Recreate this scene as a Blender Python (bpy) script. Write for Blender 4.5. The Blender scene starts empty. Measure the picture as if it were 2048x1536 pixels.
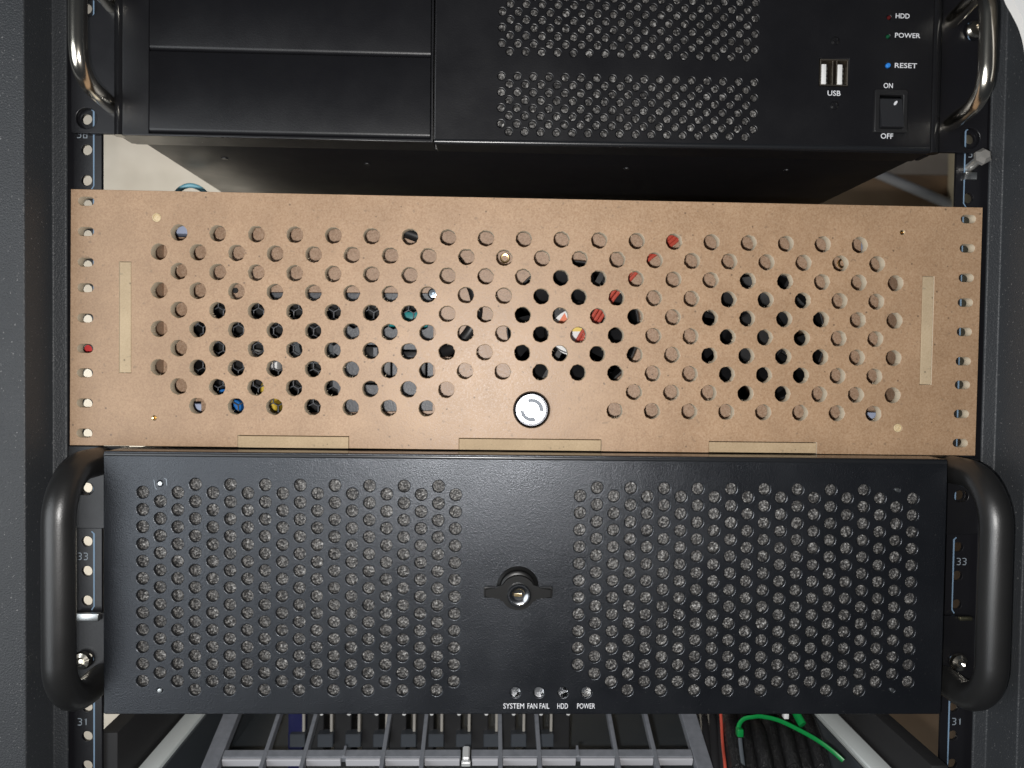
import bpy, bmesh, math, random
import numpy as np
from mathutils import Vector, Matrix

random.seed(7)
rng = np.random.default_rng(11)
S = 0.001                                   # everything below is written in millimetres
scene = bpy.context.scene
C = scene.collection
R = math.radians

# ------------------------------------------------------------------ camera
cd = bpy.data.cameras.new('camera')
cam = bpy.data.objects.new('camera', cd); C.objects.link(cam)
cd.sensor_width = 36.0
cd.lens = 1550.0 / 2048.0 * 36.0
cd.clip_start = 0.01; cd.clip_end = 20
CAM = Vector((-23.9, -415.5, 46.5))
a, b, c = -0.0261045, -0.0299491, -0.0134416
Rx = Matrix(((1, 0, 0), (0, math.cos(a), -math.sin(a)), (0, math.sin(a), math.cos(a))))
Rz = Matrix(((math.cos(b), -math.sin(b), 0), (math.sin(b), math.cos(b), 0), (0, 0, 1)))
Rr = Matrix(((math.cos(c), 0, math.sin(c)), (0, 1, 0), (-math.sin(c), 0, math.cos(c))))
M = Rz @ Rx @ Rr
right, fwd, up = M.col[0], M.col[1], M.col[2]
rot = Matrix((right, up, -fwd)).transposed()
cam.matrix_world = Matrix.Translation(CAM * S) @ rot.to_4x4()
cd.dof.use_dof = True
cd.dof.focus_distance = 0.405
cd.dof.aperture_fstop = 11.0
scene.camera = cam

# ------------------------------------------------------------------ world, lamps, exposure
w = bpy.data.worlds.new('World'); scene.world = w; w.use_nodes = True
bg = w.node_tree.nodes['Background']
bg.inputs[0].default_value = (0.55, 0.62, 0.72, 1); bg.inputs[1].default_value = 0.035

def lamp(name, kind, loc, power, color, target=None, **kw):
    l = bpy.data.lights.new(name, kind); l.energy = power; l.color = color
    for k, v in kw.items(): setattr(l, k, v)
    o = bpy.data.objects.new(name, l); C.objects.link(o)
    o.location = Vector(loc) * S
    if target is not None:
        d = (Vector(target) - Vector(loc)).normalized()
        o.rotation_euler = d.to_track_quat('-Z', 'Y').to_euler()
    return o
FL = CAM + right * -11 + up * -13
lamp('phone_flash', 'POINT', FL, 6.9, (1.0, 0.975, 0.95), shadow_soft_size=0.0035)
# the dim room light that comes from the front left, and the lamp that lights the wall behind the rack
lamp('room_light', 'AREA', (-770, -820, -60), 6.8, (0.93, 0.97, 1.0), (-200, 0, -40), shape='DISK', size=0.9)
lamp('wall_lamp', 'AREA', (-470, 360, -90), 6.6, (0.98, 1.0, 0.93), (-400, 900, -130), shape='DISK', size=0.5)

scene.view_settings.view_transform = 'Standard'
scene.view_settings.look = 'None'
scene.view_settings.exposure = 0.0
scene.view_settings.gamma = 1.0

# ------------------------------------------------------------------ materials
def mat(name, col, rough=0.5, metal=0.0, spec=0.5, **kw):
    m = bpy.data.materials.new(name); m.use_nodes = True
    p = m.node_tree.nodes['Principled BSDF']
    p.inputs['Base Color'].default_value = (*col, 1)
    p.inputs['Roughness'].default_value = rough
    p.inputs['Metallic'].default_value = metal
    p.inputs['Specular IOR Level'].default_value = spec
    for k, v in kw.items(): p.inputs[k].default_value = v
    return m
def nd(m, t, **kw):
    n = m.node_tree.nodes.new(t)
    for k, v in kw.items():
        if k in n.inputs: n.inputs[k].default_value = v
        else: setattr(n, k, v)
    return n
def lk(m, a, b): m.node_tree.links.new(a, b)
def noise(m, scale, detail=2.0, rough=0.5, vec=None):
    n = nd(m, 'ShaderNodeTexNoise'); n.inputs['Scale'].default_value = scale
    n.inputs['Detail'].default_value = detail; n.inputs['Roughness'].default_value = rough
    if vec is None:
        vec = nd(m, 'ShaderNodeTexCoord').outputs['Object']
    lk(m, vec, n.inputs['Vector'])
    return n
def ramp(m, src, stops):
    r = nd(m, 'ShaderNodeValToRGB'); e = r.color_ramp.elements
    while len(e) < len(stops): e.new(0.5)
    for i, (p, c_) in enumerate(stops):
        e[i].position = p; e[i].color = (*c_, 1) if len(c_) == 3 else c_
    lk(m, src, r.inputs['Fac']); return r
def bump(m, src, strength, dist):
    bnode = nd(m, 'ShaderNodeBump'); bnode.inputs['Strength'].default_value = strength
    bnode.inputs['Distance'].default_value = dist
    lk(m, src, bnode.inputs['Height'])
    lk(m, bnode.outputs['Normal'], m.node_tree.nodes['Principled BSDF'].inputs['Normal'])
    return bnode
def P(m): return m.node_tree.nodes['Principled BSDF']
def mix(m, a, b, fac, mode='MIX'):
    x = nd(m, 'ShaderNodeMix', data_type='RGBA', blend_type=mode)
    for s, v in ((x.inputs[6], a), (x.inputs[7], b)):
        if isinstance(v, tuple): s.default_value = (*v, 1)
        else: lk(m, v, s)
    if isinstance(fac, float): x.inputs[0].default_value = fac
    else: lk(m, fac, x.inputs[0])
    return x.outputs[2]

def mdf_mat(name, base, dark, light, rough=0.44):
    m = mat(name, base, rough)
    tc = nd(m, 'ShaderNodeTexCoord').outputs['Object']
    fine = noise(m, 1150, 3, 0.65, tc)
    blot = noise(m, 55, 3, 0.55, tc)
    mid = noise(m, 420, 2, 0.5, tc)
    f1 = ramp(m, fine.outputs['Fac'], [(0.30, dark), (0.5, base), (0.72, light)])
    f2 = ramp(m, blot.outputs['Fac'], [(0.28, (0.88, 0.86, 0.84)), (0.72, (1.04, 1.03, 1.02))])
    big = noise(m, 9, 3, 0.6, tc)
    f3 = ramp(m, big.outputs['Fac'], [(0.35, (0.92, 0.91, 0.90)), (0.62, (1.03, 1.03, 1.03))])
    c1 = mix(m, f1.outputs[0], f2.outputs[0], 1.0, 'MULTIPLY')
    c1 = mix(m, c1, f3.outputs[0], 1.0, 'MULTIPLY')
    # dark fibres and specks
    sp = ramp(m, mid.outputs['Fac'], [(0.66, (0, 0, 0)), (0.74, (1, 1, 1))])
    c2 = mix(m, c1, tuple(x * 0.70 for x in base), sp.outputs[0])
    v = nd(m, 'ShaderNodeTexVoronoi'); v.inputs['Scale'].default_value = 130; lk(m, tc, v.inputs['Vector'])
    vs = ramp(m, v.outputs['Distance'], [(0.05, (1, 1, 1)), (0.085, (0, 0, 0))])
    c3 = mix(m, c2, tuple(x * 0.45 for x in base), vs.outputs[0])
    lk(m, c3, P(m).inputs['Base Color'])
    rr = ramp(m, fine.outputs['Fac'], [(0.3, (rough - 0.08,) * 3), (0.7, (rough + 0.1,) * 3)])
    lk(m, rr.outputs[0], P(m).inputs['Roughness'])
    bump(m, fine.outputs['Fac'], 0.35, 0.0002)
    return m
MDF = mdf_mat('mdf_face', (0.400, 0.262, 0.160), (0.330, 0.206, 0.120), (0.460, 0.318, 0.205))
MDFB = mdf_mat('mdf_inner', (0.44, 0.30, 0.205), (0.32, 0.20, 0.13), (0.54, 0.39, 0.28))
MDFE = mdf_mat('mdf_edge', (0.455, 0.345, 0.215), (0.41, 0.30, 0.18), (0.50, 0.385, 0.25), 0.7)
MDFT = mdf_mat('mdf_tab_end', (0.50, 0.395, 0.26), (0.46, 0.355, 0.225), (0.54, 0.43, 0.29), 0.75)
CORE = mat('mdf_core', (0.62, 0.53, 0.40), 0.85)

def paint(name, col, rough, sc, strength, dist, spark=0.0, spec=0.5, dust=False):
    m = mat(name, col, rough, spec=spec)
    tc = nd(m, 'ShaderNodeTexCoord').outputs['Object']
    n = noise(m, sc, 2, 0.5, tc)
    bump(m, n.outputs['Fac'], strength, dist)
    g = noise(m, 25, 4, 0.6, tc)
    r = ramp(m, g.outputs['Fac'], [(0.3, (max(rough - 0.06, 0.05),) * 3), (0.7, (rough + 0.07,) * 3)])
    lk(m, r.outputs[0], P(m).inputs['Roughness'])
    if dust:
        dv = nd(m, 'ShaderNodeTexVoronoi'); dv.inputs['Scale'].default_value = 42; lk(m, tc, dv.inputs['Vector'])
        ds = ramp(m, dv.outputs['Distance'], [(0.006, (1, 1, 1)), (0.014, (0, 0, 0))])
        lk(m, mix(m, col, (0.35, 0.35, 0.36), ds.outputs[0]), P(m).inputs['Base Color'])
    if spark:
        v = noise(m, 900, 1, 0.5, tc)
        s = ramp(m, v.outputs['Fac'], [(0.70, col), (0.78, (spark,) * 3)])
        out = s.outputs[0]
        if dust: out = mix(m, out, (0.35, 0.35, 0.36), ds.outputs[0])
        lk(m, out, P(m).inputs['Base Color'])
    return m
PAINT = paint('black_orange_peel_paint', (0.0055, 0.0062, 0.0080), 0.335, 2100, 0.62, 0.00022, 0.035, 0.8, dust=True)
PAINT.node_tree.nodes['Principled BSDF'].inputs['Specular Tint'].default_value = (0.87, 0.92, 1.0, 1)
PAINT2 = paint('black_satin_paint', (0.0075, 0.0075, 0.009), 0.37, 1100, 0.18, 0.0002, dust=True)
EDGE = mat('black_edge_paint', (0.012, 0.013, 0.015), 0.30, spec=0.7)
GLOSS = paint('black_gloss_paint', (0.010, 0.010, 0.011), 0.16, 300, 0.05, 0.0002)
POST = paint('charcoal_powder_coat', (0.032, 0.035, 0.039), 0.5, 1150, 0.8, 0.0004, 0.16)
RAIL = paint('black_rail_paint', (0.009, 0.009, 0.011), 0.33, 800, 0.12, 0.0002)
PLASTIC = paint('black_plastic', (0.015, 0.015, 0.016), 0.40, 1200, 0.15, 0.0002)
HANDLE = paint('black_handle_coat', (0.014, 0.014, 0.014), 0.40, 1500, 0.25, 0.0002, spec=0.75, dust=True)
FANP = paint('fan_plastic', (0.012, 0.0125, 0.014), 0.5, 1500, 0.2, 0.0002, spec=0.42)
PSUP = paint('psu_grey_paint', (0.095, 0.100, 0.112), 0.42, 900, 0.45, 0.0003, 0.14)
CHROME = mat('chrome', (0.84, 0.79, 0.69), 0.2, 1.0)
STEEL = mat('zinc_steel', (0.60, 0.62, 0.62), 0.33, 1.0)
BRASS = mat('brass', (0.75, 0.56, 0.28), 0.28, 1.0)
ALU = mat('turned_aluminium', (0.88, 0.89, 0.90), 0.34, 1.0)
ETCH = mat('etched_symbol', (0.27, 0.29, 0.32), 0.9, 0.0, 0.05)
WHITE = mat('white_print', (0.74, 0.75, 0.78), 0.6)
BLUEP = mat('pale_blue_print', (0.19, 0.29, 0.41), 0.6)
DIMP = mat('thin_white_print', (0.26, 0.30, 0.34), 0.6)
NYLON = mat('white_plastic', (0.80, 0.80, 0.79), 0.45)
PALEB = mat('pale_blue_plastic', (0.42, 0.48, 0.64), 0.5)
RED = mat('red_insulation', (0.52, 0.085, 0.055), 0.38)
REDP = mat('red_plastic', (0.70, 0.06, 0.06), 0.45)
BLUE = mat('blue_plastic', (0.03, 0.22, 0.68), 0.35)
BLUE_GLOW = mat('led_glow_blue', (0.010, 0.012, 0.070), 0.4)
ZINC = mat('brushed_zinc', (0.74, 0.79, 0.78), 0.42, 0.0)
TEAL = mat('teal_tape', (0.01, 0.24, 0.25), 0.4)
YELLOW = mat('yellow_tape', (0.72, 0.50, 0.05), 0.45)
STYEL = mat('yellow_sticker', (0.85, 0.62, 0.12), 0.5)
ORANGE = mat('orange_print', (0.80, 0.20, 0.08), 0.5)
GREEN = mat('green_nylon', (0.004, 0.20, 0.042), 0.32)
CYAN = mat('light_blue_jacket', (0.22, 0.55, 0.68), 0.45)
SLEEVE = paint('braided_sleeve', (0.012, 0.012, 0.013), 0.30, 1400, 1.0, 0.0012, 0.25)
RUBBER = mat('black_cable', (0.016, 0.016, 0.017), 0.42)
LENS = mat('clear_lens', (0.92, 0.93, 0.95), 0.03, 0.0, 0.5, **{'Transmission Weight': 1.0, 'IOR': 1.5})
DARK = mat('dark_steel', (0.055, 0.066, 0.076), 0.5)
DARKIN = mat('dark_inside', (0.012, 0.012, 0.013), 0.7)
LEDR = mat('red_lens', (0.08, 0.008, 0.008), 0.3); LEDG = mat('green_lens', (0.006, 0.07, 0.03), 0.3)

def grey_plastic():
    m = mat('grey_printed_plastic', (0.23, 0.24, 0.26), 0.5)
    tc = nd(m, 'ShaderNodeTexCoord').outputs['Object']
    wv = nd(m, 'ShaderNodeTexWave'); wv.inputs['Scale'].default_value = 420; wv.inputs['Distortion'].default_value = 0.6
    lk(m, tc, wv.inputs['Vector'])
    bump(m, wv.outputs['Fac'], 0.25, 0.0002)
    n = noise(m, 200, 3, 0.6, tc)
    r = ramp(m, n.outputs['Fac'], [(0.3, (0.16, 0.17, 0.19)), (0.7, (0.21, 0.22, 0.245))])
    lk(m, r.outputs[0], P(m).inputs['Base Color'])
    return m
GREYP = grey_plastic()

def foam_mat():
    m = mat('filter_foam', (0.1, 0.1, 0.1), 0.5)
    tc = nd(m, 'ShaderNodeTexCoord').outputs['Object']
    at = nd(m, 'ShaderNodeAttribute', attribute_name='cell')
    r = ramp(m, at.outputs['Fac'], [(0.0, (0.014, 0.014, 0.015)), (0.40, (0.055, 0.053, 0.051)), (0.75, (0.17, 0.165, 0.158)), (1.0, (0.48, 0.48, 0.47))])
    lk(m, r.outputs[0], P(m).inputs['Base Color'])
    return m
FOAM = foam_mat()

def wall_mat(name, c1, c2):
    m = mat(name, c1, 0.8)
    n = noise(m, 5, 4, 0.55)
    r = ramp(m, n.outputs['Fac'], [(0.35, c1), (0.65, c2)])
    lk(m, r.outputs[0], P(m).inputs['Base Color'])
    return m
WALL = wall_mat('cream_wall_paint', (0.50, 0.43, 0.36), (0.68, 0.61, 0.54))
WOOD = wall_mat('brown_board', (0.24, 0.15, 0.085), (0.36, 0.25, 0.165))

# ------------------------------------------------------------------ builders
ORG = {}
def link_mesh(name, me, m, parent=None, kind=None, label=None, smooth=True, angle=32):
    """one mesh object; the vertices arrive in world millimetres"""
    n = len(me.vertices)
    co = np.empty(n * 3, 'f4'); me.vertices.foreach_get('co', co); co = co.reshape(-1, 3)
    o_ = (co.min(0) + co.max(0)) / 2
    co = (co - o_) * S
    me.vertices.foreach_set('co', co.ravel()); me.update()
    if smooth:
        me.polygons.foreach_set('use_smooth', [True] * len(me.polygons))
        me.set_sharp_from_angle(angle=R(angle))
    me.name = name
    ob = bpy.data.objects.new(name, me); C.objects.link(ob)
    me.materials.clear(); me.materials.append(m)
    org = Vector(o_.tolist())
    po = ORG[parent.name] if parent is not None else Vector((0, 0, 0))
    ob.location = (org - po) * S
    if parent is not None: ob.parent = parent
    ORG[ob.name] = org
    if kind: ob['kind'] = kind
    if label: ob['label'] = label
    return ob
def obj(name, bm, m, parent=None, **kw):
    bmesh.ops.recalc_face_normals(bm, faces=bm.faces[:])
    me = bpy.data.meshes.new(name); bm.to_mesh(me); bm.free()
    return link_mesh(name, me, m, parent, **kw)
def tag(o, label, cat, group=None):
    o['label'] = label; o['category'] = cat
    if group: o['group'] = group
    return o
def thing(name, label, cat, loc, group=None):
    o = bpy.data.objects.new(name, None); C.objects.link(o)
    o.empty_display_size = 0.01
    o.location = Vector(loc) * S; ORG[o.name] = Vector(loc)
    return tag(o, label, cat, group)
def B(): return bmesh.new()

def box(bm, x0, x1, y0, y1, z0, z1, bev=0.0, seg=2):
    vs = [bm.verts.new((x, y, z)) for z in (z0, z1) for y in (y0, y1) for x in (x0, x1)]
    fs = [(0, 1, 3, 2), (4, 6, 7, 5), (0, 4, 5, 1), (2, 3, 7, 6), (0, 2, 6, 4), (1, 5, 7, 3)]
    faces = [bm.faces.new([vs[i] for i in f]) for f in fs]
    if bev:
        es = list({e for f in faces for e in f.edges})
        bmesh.ops.bevel(bm, geom=es, offset=bev, segments=seg, affect='EDGES', profile=0.5)
    return bm
def prism(bm, pts, axis, lo, hi):
    """polygon pts in the two other axes, extruded along axis from lo to hi"""
    def v(p, t):
        if axis == 'y': return (p[0], t, p[1])
        if axis == 'z': return (p[0], p[1], t)
        return (t, p[0], p[1])
    A = [bm.verts.new(v(p, lo)) for p in pts]; Bv = [bm.verts.new(v(p, hi)) for p in pts]
    n = len(pts)
    bm.faces.new(A); bm.faces.new(Bv[::-1])
    for i in range(n): bm.faces.new([A[i], Bv[i], Bv[(i + 1) % n], A[(i + 1) % n]])
    return bm
def disc(bm, x, z, r, y0, y1, n=24, r1=None):
    """short round plug along Y; y0 front"""
    r1 = r if r1 is None else r1
    A = [bm.verts.new((x + r1 * math.cos(t), y0, z + r1 * math.sin(t))) for t in np.linspace(0, 2 * math.pi, n, False)]
    D = [bm.verts.new((x + r * math.cos(t), y1, z + r * math.sin(t))) for t in np.linspace(0, 2 * math.pi, n, False)]
    bm.faces.new(A); bm.faces.new(D[::-1])
    for i in range(n): bm.faces.new([A[i], D[i], D[(i + 1) % n], A[(i + 1) % n]])
    return bm
def lathe(bm, x, z, prof, n=40):
    """prof: list of (radius, y) revolved about the Y axis through x, z"""
    rings = []
    for r, y in prof:
        if r < 1e-6: rings.append([bm.verts.new((x, y, z))])
        else: rings.append([bm.verts.new((x + r * math.cos(t), y, z + r * math.sin(t))) for t in np.linspace(0, 2 * math.pi, n, False)])
    for A, D in zip(rings, rings[1:]):
        for i in range(n):
            j = (i + 1) % n
            if len(A) == 1 and len(D) == 1: continue
            if len(A) == 1: bm.faces.new([A[0], D[i], D[j]])
            elif len(D) == 1: bm.faces.new([A[i], A[j], D[0]])
            else: bm.faces.new([A[i], A[j], D[j], D[i]])
    return bm
def smooth_path(pts, k=8):
    pts = [Vector(p) for p in pts]; out = []
    for i in range(len(pts) - 1):
        p0 = pts[max(i - 1, 0)]; p1 = pts[i]; p2 = pts[i + 1]; p3 = pts[min(i + 2, len(pts) - 1)]
        for j in range(k):
            t = j / k
            out.append(0.5 * ((2 * p1) + (p2 - p0) * t + (2 * p0 - 5 * p1 + 4 * p2 - p3) * t * t + (3 * p1 - p0 - 3 * p2 + p3) * t ** 3))
    out.append(pts[-1]); return out
def tube(bm, pts, r, n=12, flat=None, caps=True):
    """tube through pts; r scalar or list; flat=(ru, rv) multipliers for a flattened section"""
    pts = [Vector(p) for p in pts]; N = len(pts)
    rs = r if isinstance(r, (list, tuple)) else [r] * N
    fu, fv = flat or (1, 1)
    ref = Vector((0, 0, 1))
    t0 = (pts[1] - pts[0]).normalized()
    if abs(t0.dot(ref)) > 0.9: ref = Vector((1, 0, 0))
    u = (ref - t0 * ref.dot(t0)).normalized()
    rings = []
    for i in range(N):
        t = (pts[min(i + 1, N - 1)] - pts[max(i - 1, 0)]).normalized()
        u = (u - t * u.dot(t)).normalized(); v = t.cross(u)
        rings.append([bm.verts.new(pts[i] + u * (rs[i] * fu * math.cos(q)) + v * (rs[i] * fv * math.sin(q))) for q in np.linspace(0, 2 * math.pi, n, False)])
    for A, D in zip(rings, rings[1:]):
        for i in range(n): bm.faces.new([A[i], A[(i + 1) % n], D[(i + 1) % n], D[i]])
    if caps: bm.faces.new(rings[0][::-1]); bm.faces.new(rings[-1])
    return bm
def circ(x, z, r, n=22, jit=0.0, ph=0.0):
    out = []
    for i in range(n):
        t = 2 * math.pi * i / n + ph
        rr = r + (random.gauss(0, jit) if jit else 0)
        out.append((x + rr * math.cos(t), z + rr * math.sin(t)))
    return out
def obround(x, z, wd, h, n=8):
    r = h / 2; dx = wd / 2 - r
    return [(x + dx + r * math.cos(t), z + r * math.sin(t)) for t in np.linspace(-math.pi / 2, math.pi / 2, n)] + \
           [(x - dx + r * math.cos(t), z + r * math.sin(t)) for t in np.linspace(math.pi / 2, 3 * math.pi / 2, n)]
def rect(x0, x1, z0, z1): return [(x0, z0), (x1, z0), (x1, z1), (x0, z1)]
def rrect(x0, x1, z0, z1, r, n=6, corners='1111'):
    out = []
    for (cx, cz, a0, on) in ((x0 + r, z0 + r, 180, corners[0]), (x1 - r, z0 + r, 270, corners[1]), (x1 - r, z1 - r, 0, corners[2]), (x0 + r, z1 - r, 90, corners[3])):
        if on == '1':
            for t in np.linspace(R(a0), R(a0 + 90), n): out.append((cx + r * math.cos(t), cz + r * math.sin(t)))
        else:
            out.append((cx + (r if a0 in (270, 0) else -r), cz + (r if a0 in (0, 90) else -r)))
    return out
def sheet(name, m, parent, outline, holes, y0, thick, bev=0.15, res=1, **kw):
    """a flat plate in the XZ plane with real openings, front face at y0"""
    cu = bpy.data.curves.new(name, 'CURVE'); cu.dimensions = '2D'; cu.fill_mode = 'BOTH'
    cu.extrude = thick / 2 - bev; cu.bevel_depth = bev; cu.bevel_resolution = res; cu.offset = -bev
    for loop in [outline] + holes:
        s = cu.splines.new('POLY'); s.points.add(len(loop) - 1); s.use_cyclic_u = True
        s.points.foreach_set('co', [q for (x, z) in loop for q in (x, z, 0, 1)])
    o = bpy.data.objects.new(name, cu)
    me = bpy.data.meshes.new_from_object(o)
    bpy.data.objects.remove(o); bpy.data.curves.remove(cu)
    n = len(me.vertices)
    co = np.empty(n * 3, 'f4'); me.vertices.foreach_get('co', co); co = co.reshape(-1, 3)
    out = np.stack([co[:, 0], -co[:, 2] + y0 + thick / 2, co[:, 1]], 1).astype('f4')
    me.vertices.foreach_set('co', out.ravel()); me.update()
    return link_mesh(name, me, m, parent, **kw)
def text(body, x, z, h, y, m, parent, width=None, bold=0.0, name='lettering', shear=0.0):
    cu = bpy.data.curves.new(name, 'FONT'); cu.body = body; cu.size = 10; cu.align_x = 'CENTER'
    cu.extrude = 0.02; cu.offset = bold; cu.shear = shear; cu.resolution_u = 3
    o = bpy.data.objects.new(name, cu)
    me = bpy.data.meshes.new_from_object(o)
    bpy.data.objects.remove(o); bpy.data.curves.remove(cu)
    n = len(me.vertices)
    co = np.empty(n * 3, 'f4'); me.vertices.foreach_get('co', co); co = co.reshape(-1, 3)
    lo, hi = co.min(0), co.max(0); ctr = (lo + hi) / 2
    k = h / (hi[1] - lo[1]); kx = k if width is None else width / (hi[0] - lo[0])
    out = np.stack([(co[:, 0] - ctr[0]) * kx + x, -(co[:, 2]) * 1.0 + y, (co[:, 1] - ctr[1]) * k + z], 1).astype('f4')
    me.vertices.foreach_set('co', out.ravel()); me.update()
    return link_mesh(name, me, m, parent, smooth=False, label='lettering that reads ' + body)
def ribbon(bm, pts, wd, y, t=0.06):
    """flat printed stroke in the XZ plane"""
    P2 = [Vector((p[0], p[1])) for p in pts]; L = []; Q = []
    for i in range(len(P2)):
        d = (P2[min(i + 1, len(P2) - 1)] - P2[max(i - 1, 0)]).normalized()
        nrm = Vector((-d.y, d.x)) * wd / 2
        if 0 < i < len(P2) - 1:
            d0 = (P2[i] - P2[i - 1]).normalized(); k = max(0.6, abs(d0.dot(d))); nrm = nrm / k
        L.append(P2[i] + nrm); Q.append(P2[i] - nrm)
    for i in range(len(P2) - 1):
        q = [L[i], L[i + 1], Q[i + 1], Q[i]]
        prism(bm, [(v.x, v.y) for v in q], 'y', y - t, y)
    return bm
def foam(name, parent, x0, x1, z0, z1, y, step, amp, kind=None, bright=1.0, grain=1.0):
    nx = int((x1 - x0) / step); nz = int((z1 - z0) / step)
    X, Z = np.meshgrid(np.linspace(x0, x1, nx), np.linspace(z0, z1, nz))
    X = X + rng.normal(0, step * 0.22, X.shape); Z = Z + rng.normal(0, step * 0.22, Z.shape)
    h = rng.random(X.shape)
    hb = h.copy()
    if grain > 0:                                       # short fibres: smear along random small runs
        hb = 0.5 * h + 0.25 * np.roll(h, 1, 0) + 0.25 * np.roll(h, 1, 1)
    Y = y + (hb - 0.5) * 2 * amp
    co = np.stack([X, Y, Z], -1).reshape(-1, 3).astype('f4')
    i = np.arange(nx * nz).reshape(nz, nx)
    q = np.stack([i[:-1, :-1], i[:-1, 1:], i[1:, 1:], i[1:, :-1]], -1).reshape(-1, 4)
    me = bpy.data.meshes.new(name)
    me.vertices.add(len(co)); me.vertices.foreach_set('co', co.ravel())
    me.loops.add(q.size); me.loops.foreach_set('vertex_index', q.ravel().astype('i4'))
    me.polygons.add(len(q)); me.polygons.foreach_set('loop_start', np.arange(0, q.size, 4, dtype='i4'))
    me.update(calc_edges=True)
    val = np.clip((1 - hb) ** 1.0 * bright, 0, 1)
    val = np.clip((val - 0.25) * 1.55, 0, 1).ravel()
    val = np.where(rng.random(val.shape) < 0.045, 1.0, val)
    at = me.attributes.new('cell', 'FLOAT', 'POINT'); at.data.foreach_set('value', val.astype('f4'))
    return link_mesh(name, me, FOAM, parent, kind=kind, smooth=False)

# ------------------------------------------------------------------ the wall behind the rack
o = obj('wall', box(B(), -1800, 1800, 900, 1000, -1500, 1500), WALL, smooth=False, kind='structure')
t = obj('wooden_board', box(B(), 280, 1300, 852, 876, -1400, 368, 3), WOOD)
tag(t, 'brown wooden board standing against the wall behind the right side of the rack', 'board')
t = obj('wooden_post', box(B(), 728, 762, 820, 850, -60, 1000, 2), mat('pale_timber', (0.62, 0.53, 0.38), 0.7))
tag(t, 'pale upright timber post in the gap beside the right rail above the fibreboard', 'post')
t = obj('grey_pipe', tube(B(), [(470, 842, 420), (900, 842, 250)], 8, 14), mat('grey_pipe_paint', (0.46, 0.46, 0.48), 0.45))
tag(t, 'slanting grey pipe seen through the gap above the right end of the fibreboard front', 'pipe')
t = obj('network_cable', tube(B(), smooth_path([(-224, 64, 132), (-220, 66, 141), (-214.5, 68, 150.5), (-208, 70, 153.4), (-201, 72, 150), (-196, 74, 141), (-194, 75, 132)], 8), 1.5, 10), CYAN)
tag(t, 'light blue cable looping up behind the top left edge of the fibreboard front', 'cable')

# ------------------------------------------------------------------ the rack
rack = thing('server_rack', 'black steel server rack frame with charcoal posts and punched rails at both sides', 'server rack', (0, 0, -420))
U = 44.45
def post(s):
    prof = [(-340, -29), (-251, -29), (-251, -5), (-243.7, -5), (-243.7, -3), (-253, -3), (-253, -27), (-340, -27)]
    if s > 0: prof = [(-x - 0.6, y) for x, y in prof]
    bm = prism(B(), prof, 'z', -420, 520)
    es = [e for e in bm.edges if abs(e.verts[0].co.z - e.verts[1].co.z) > 100]
    bmesh.ops.bevel(bm, geom=es, offset=0.9, segments=3, affect='EDGES', profile=0.5)
    return obj('frame_post', bm, POST, rack)
post(-1); post(1)
three = lambda x, z, k: [(x - .55 * k, z + 1.0 * k), (x + .25 * k, z + 1.0 * k), (x + .55 * k, z + .72 * k), (x + .55 * k, z + .3 * k), (x + .25 * k, z + .05 * k), (x - .2 * k, z + .05 * k)]
three2 = lambda x, z, k: [(x + .25 * k, z + .02 * k), (x + .55 * k, z - .25 * k), (x + .55 * k, z - .7 * k), (x + .25 * k, z - 1.0 * k), (x - .55 * k, z - 1.0 * k)]
def digit(bm, ch, x, z, k, wd, y):
    if ch == '3':
        ribbon(bm, three(x, z, k), wd, y); ribbon(bm, three2(x, z, k), wd, y)
    elif ch == '1':
        ribbon(bm, [(x - .25 * k, z + .65 * k), (x + .1 * k, z + 1.0 * k), (x + .1 * k, z - 1.0 * k)], wd, y)
    elif ch == '8':
        ribbon(bm, [(x - .5 * k, z), (x - .5 * k, z + 1.0 * k), (x + .5 * k, z + 1.0 * k), (x + .5 * k, z), (x - .5 * k, z), (x - .5 * k, z - k), (x + .5 * k, z - k), (x + .5 * k, z)], wd, y)
    elif ch == '0':
        ribbon(bm, [(x - .5 * k, z - k), (x - .5 * k, z + 1.0 * k), (x + .5 * k, z + 1.0 * k), (x + .5 * k, z - k), (x - .5 * k, z - k)], wd, y)
    elif ch == '2':
        ribbon(bm, [(x - .5 * k, z + k), (x + .5 * k, z + 1.0 * k), (x + .5 * k, z), (x - .5 * k, z - 0.1 * k), (x - .5 * k, z - k), (x + .5 * k, z - k)], wd, y)
    else:
        ribbon(bm, [(x - .5 * k, z - k), (x - .5 * k, z + 1.0 * k), (x + .5 * k, z + 1.0 * k), (x + .5 * k, z), (x - .5 * k, z)], wd, y)
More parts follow.
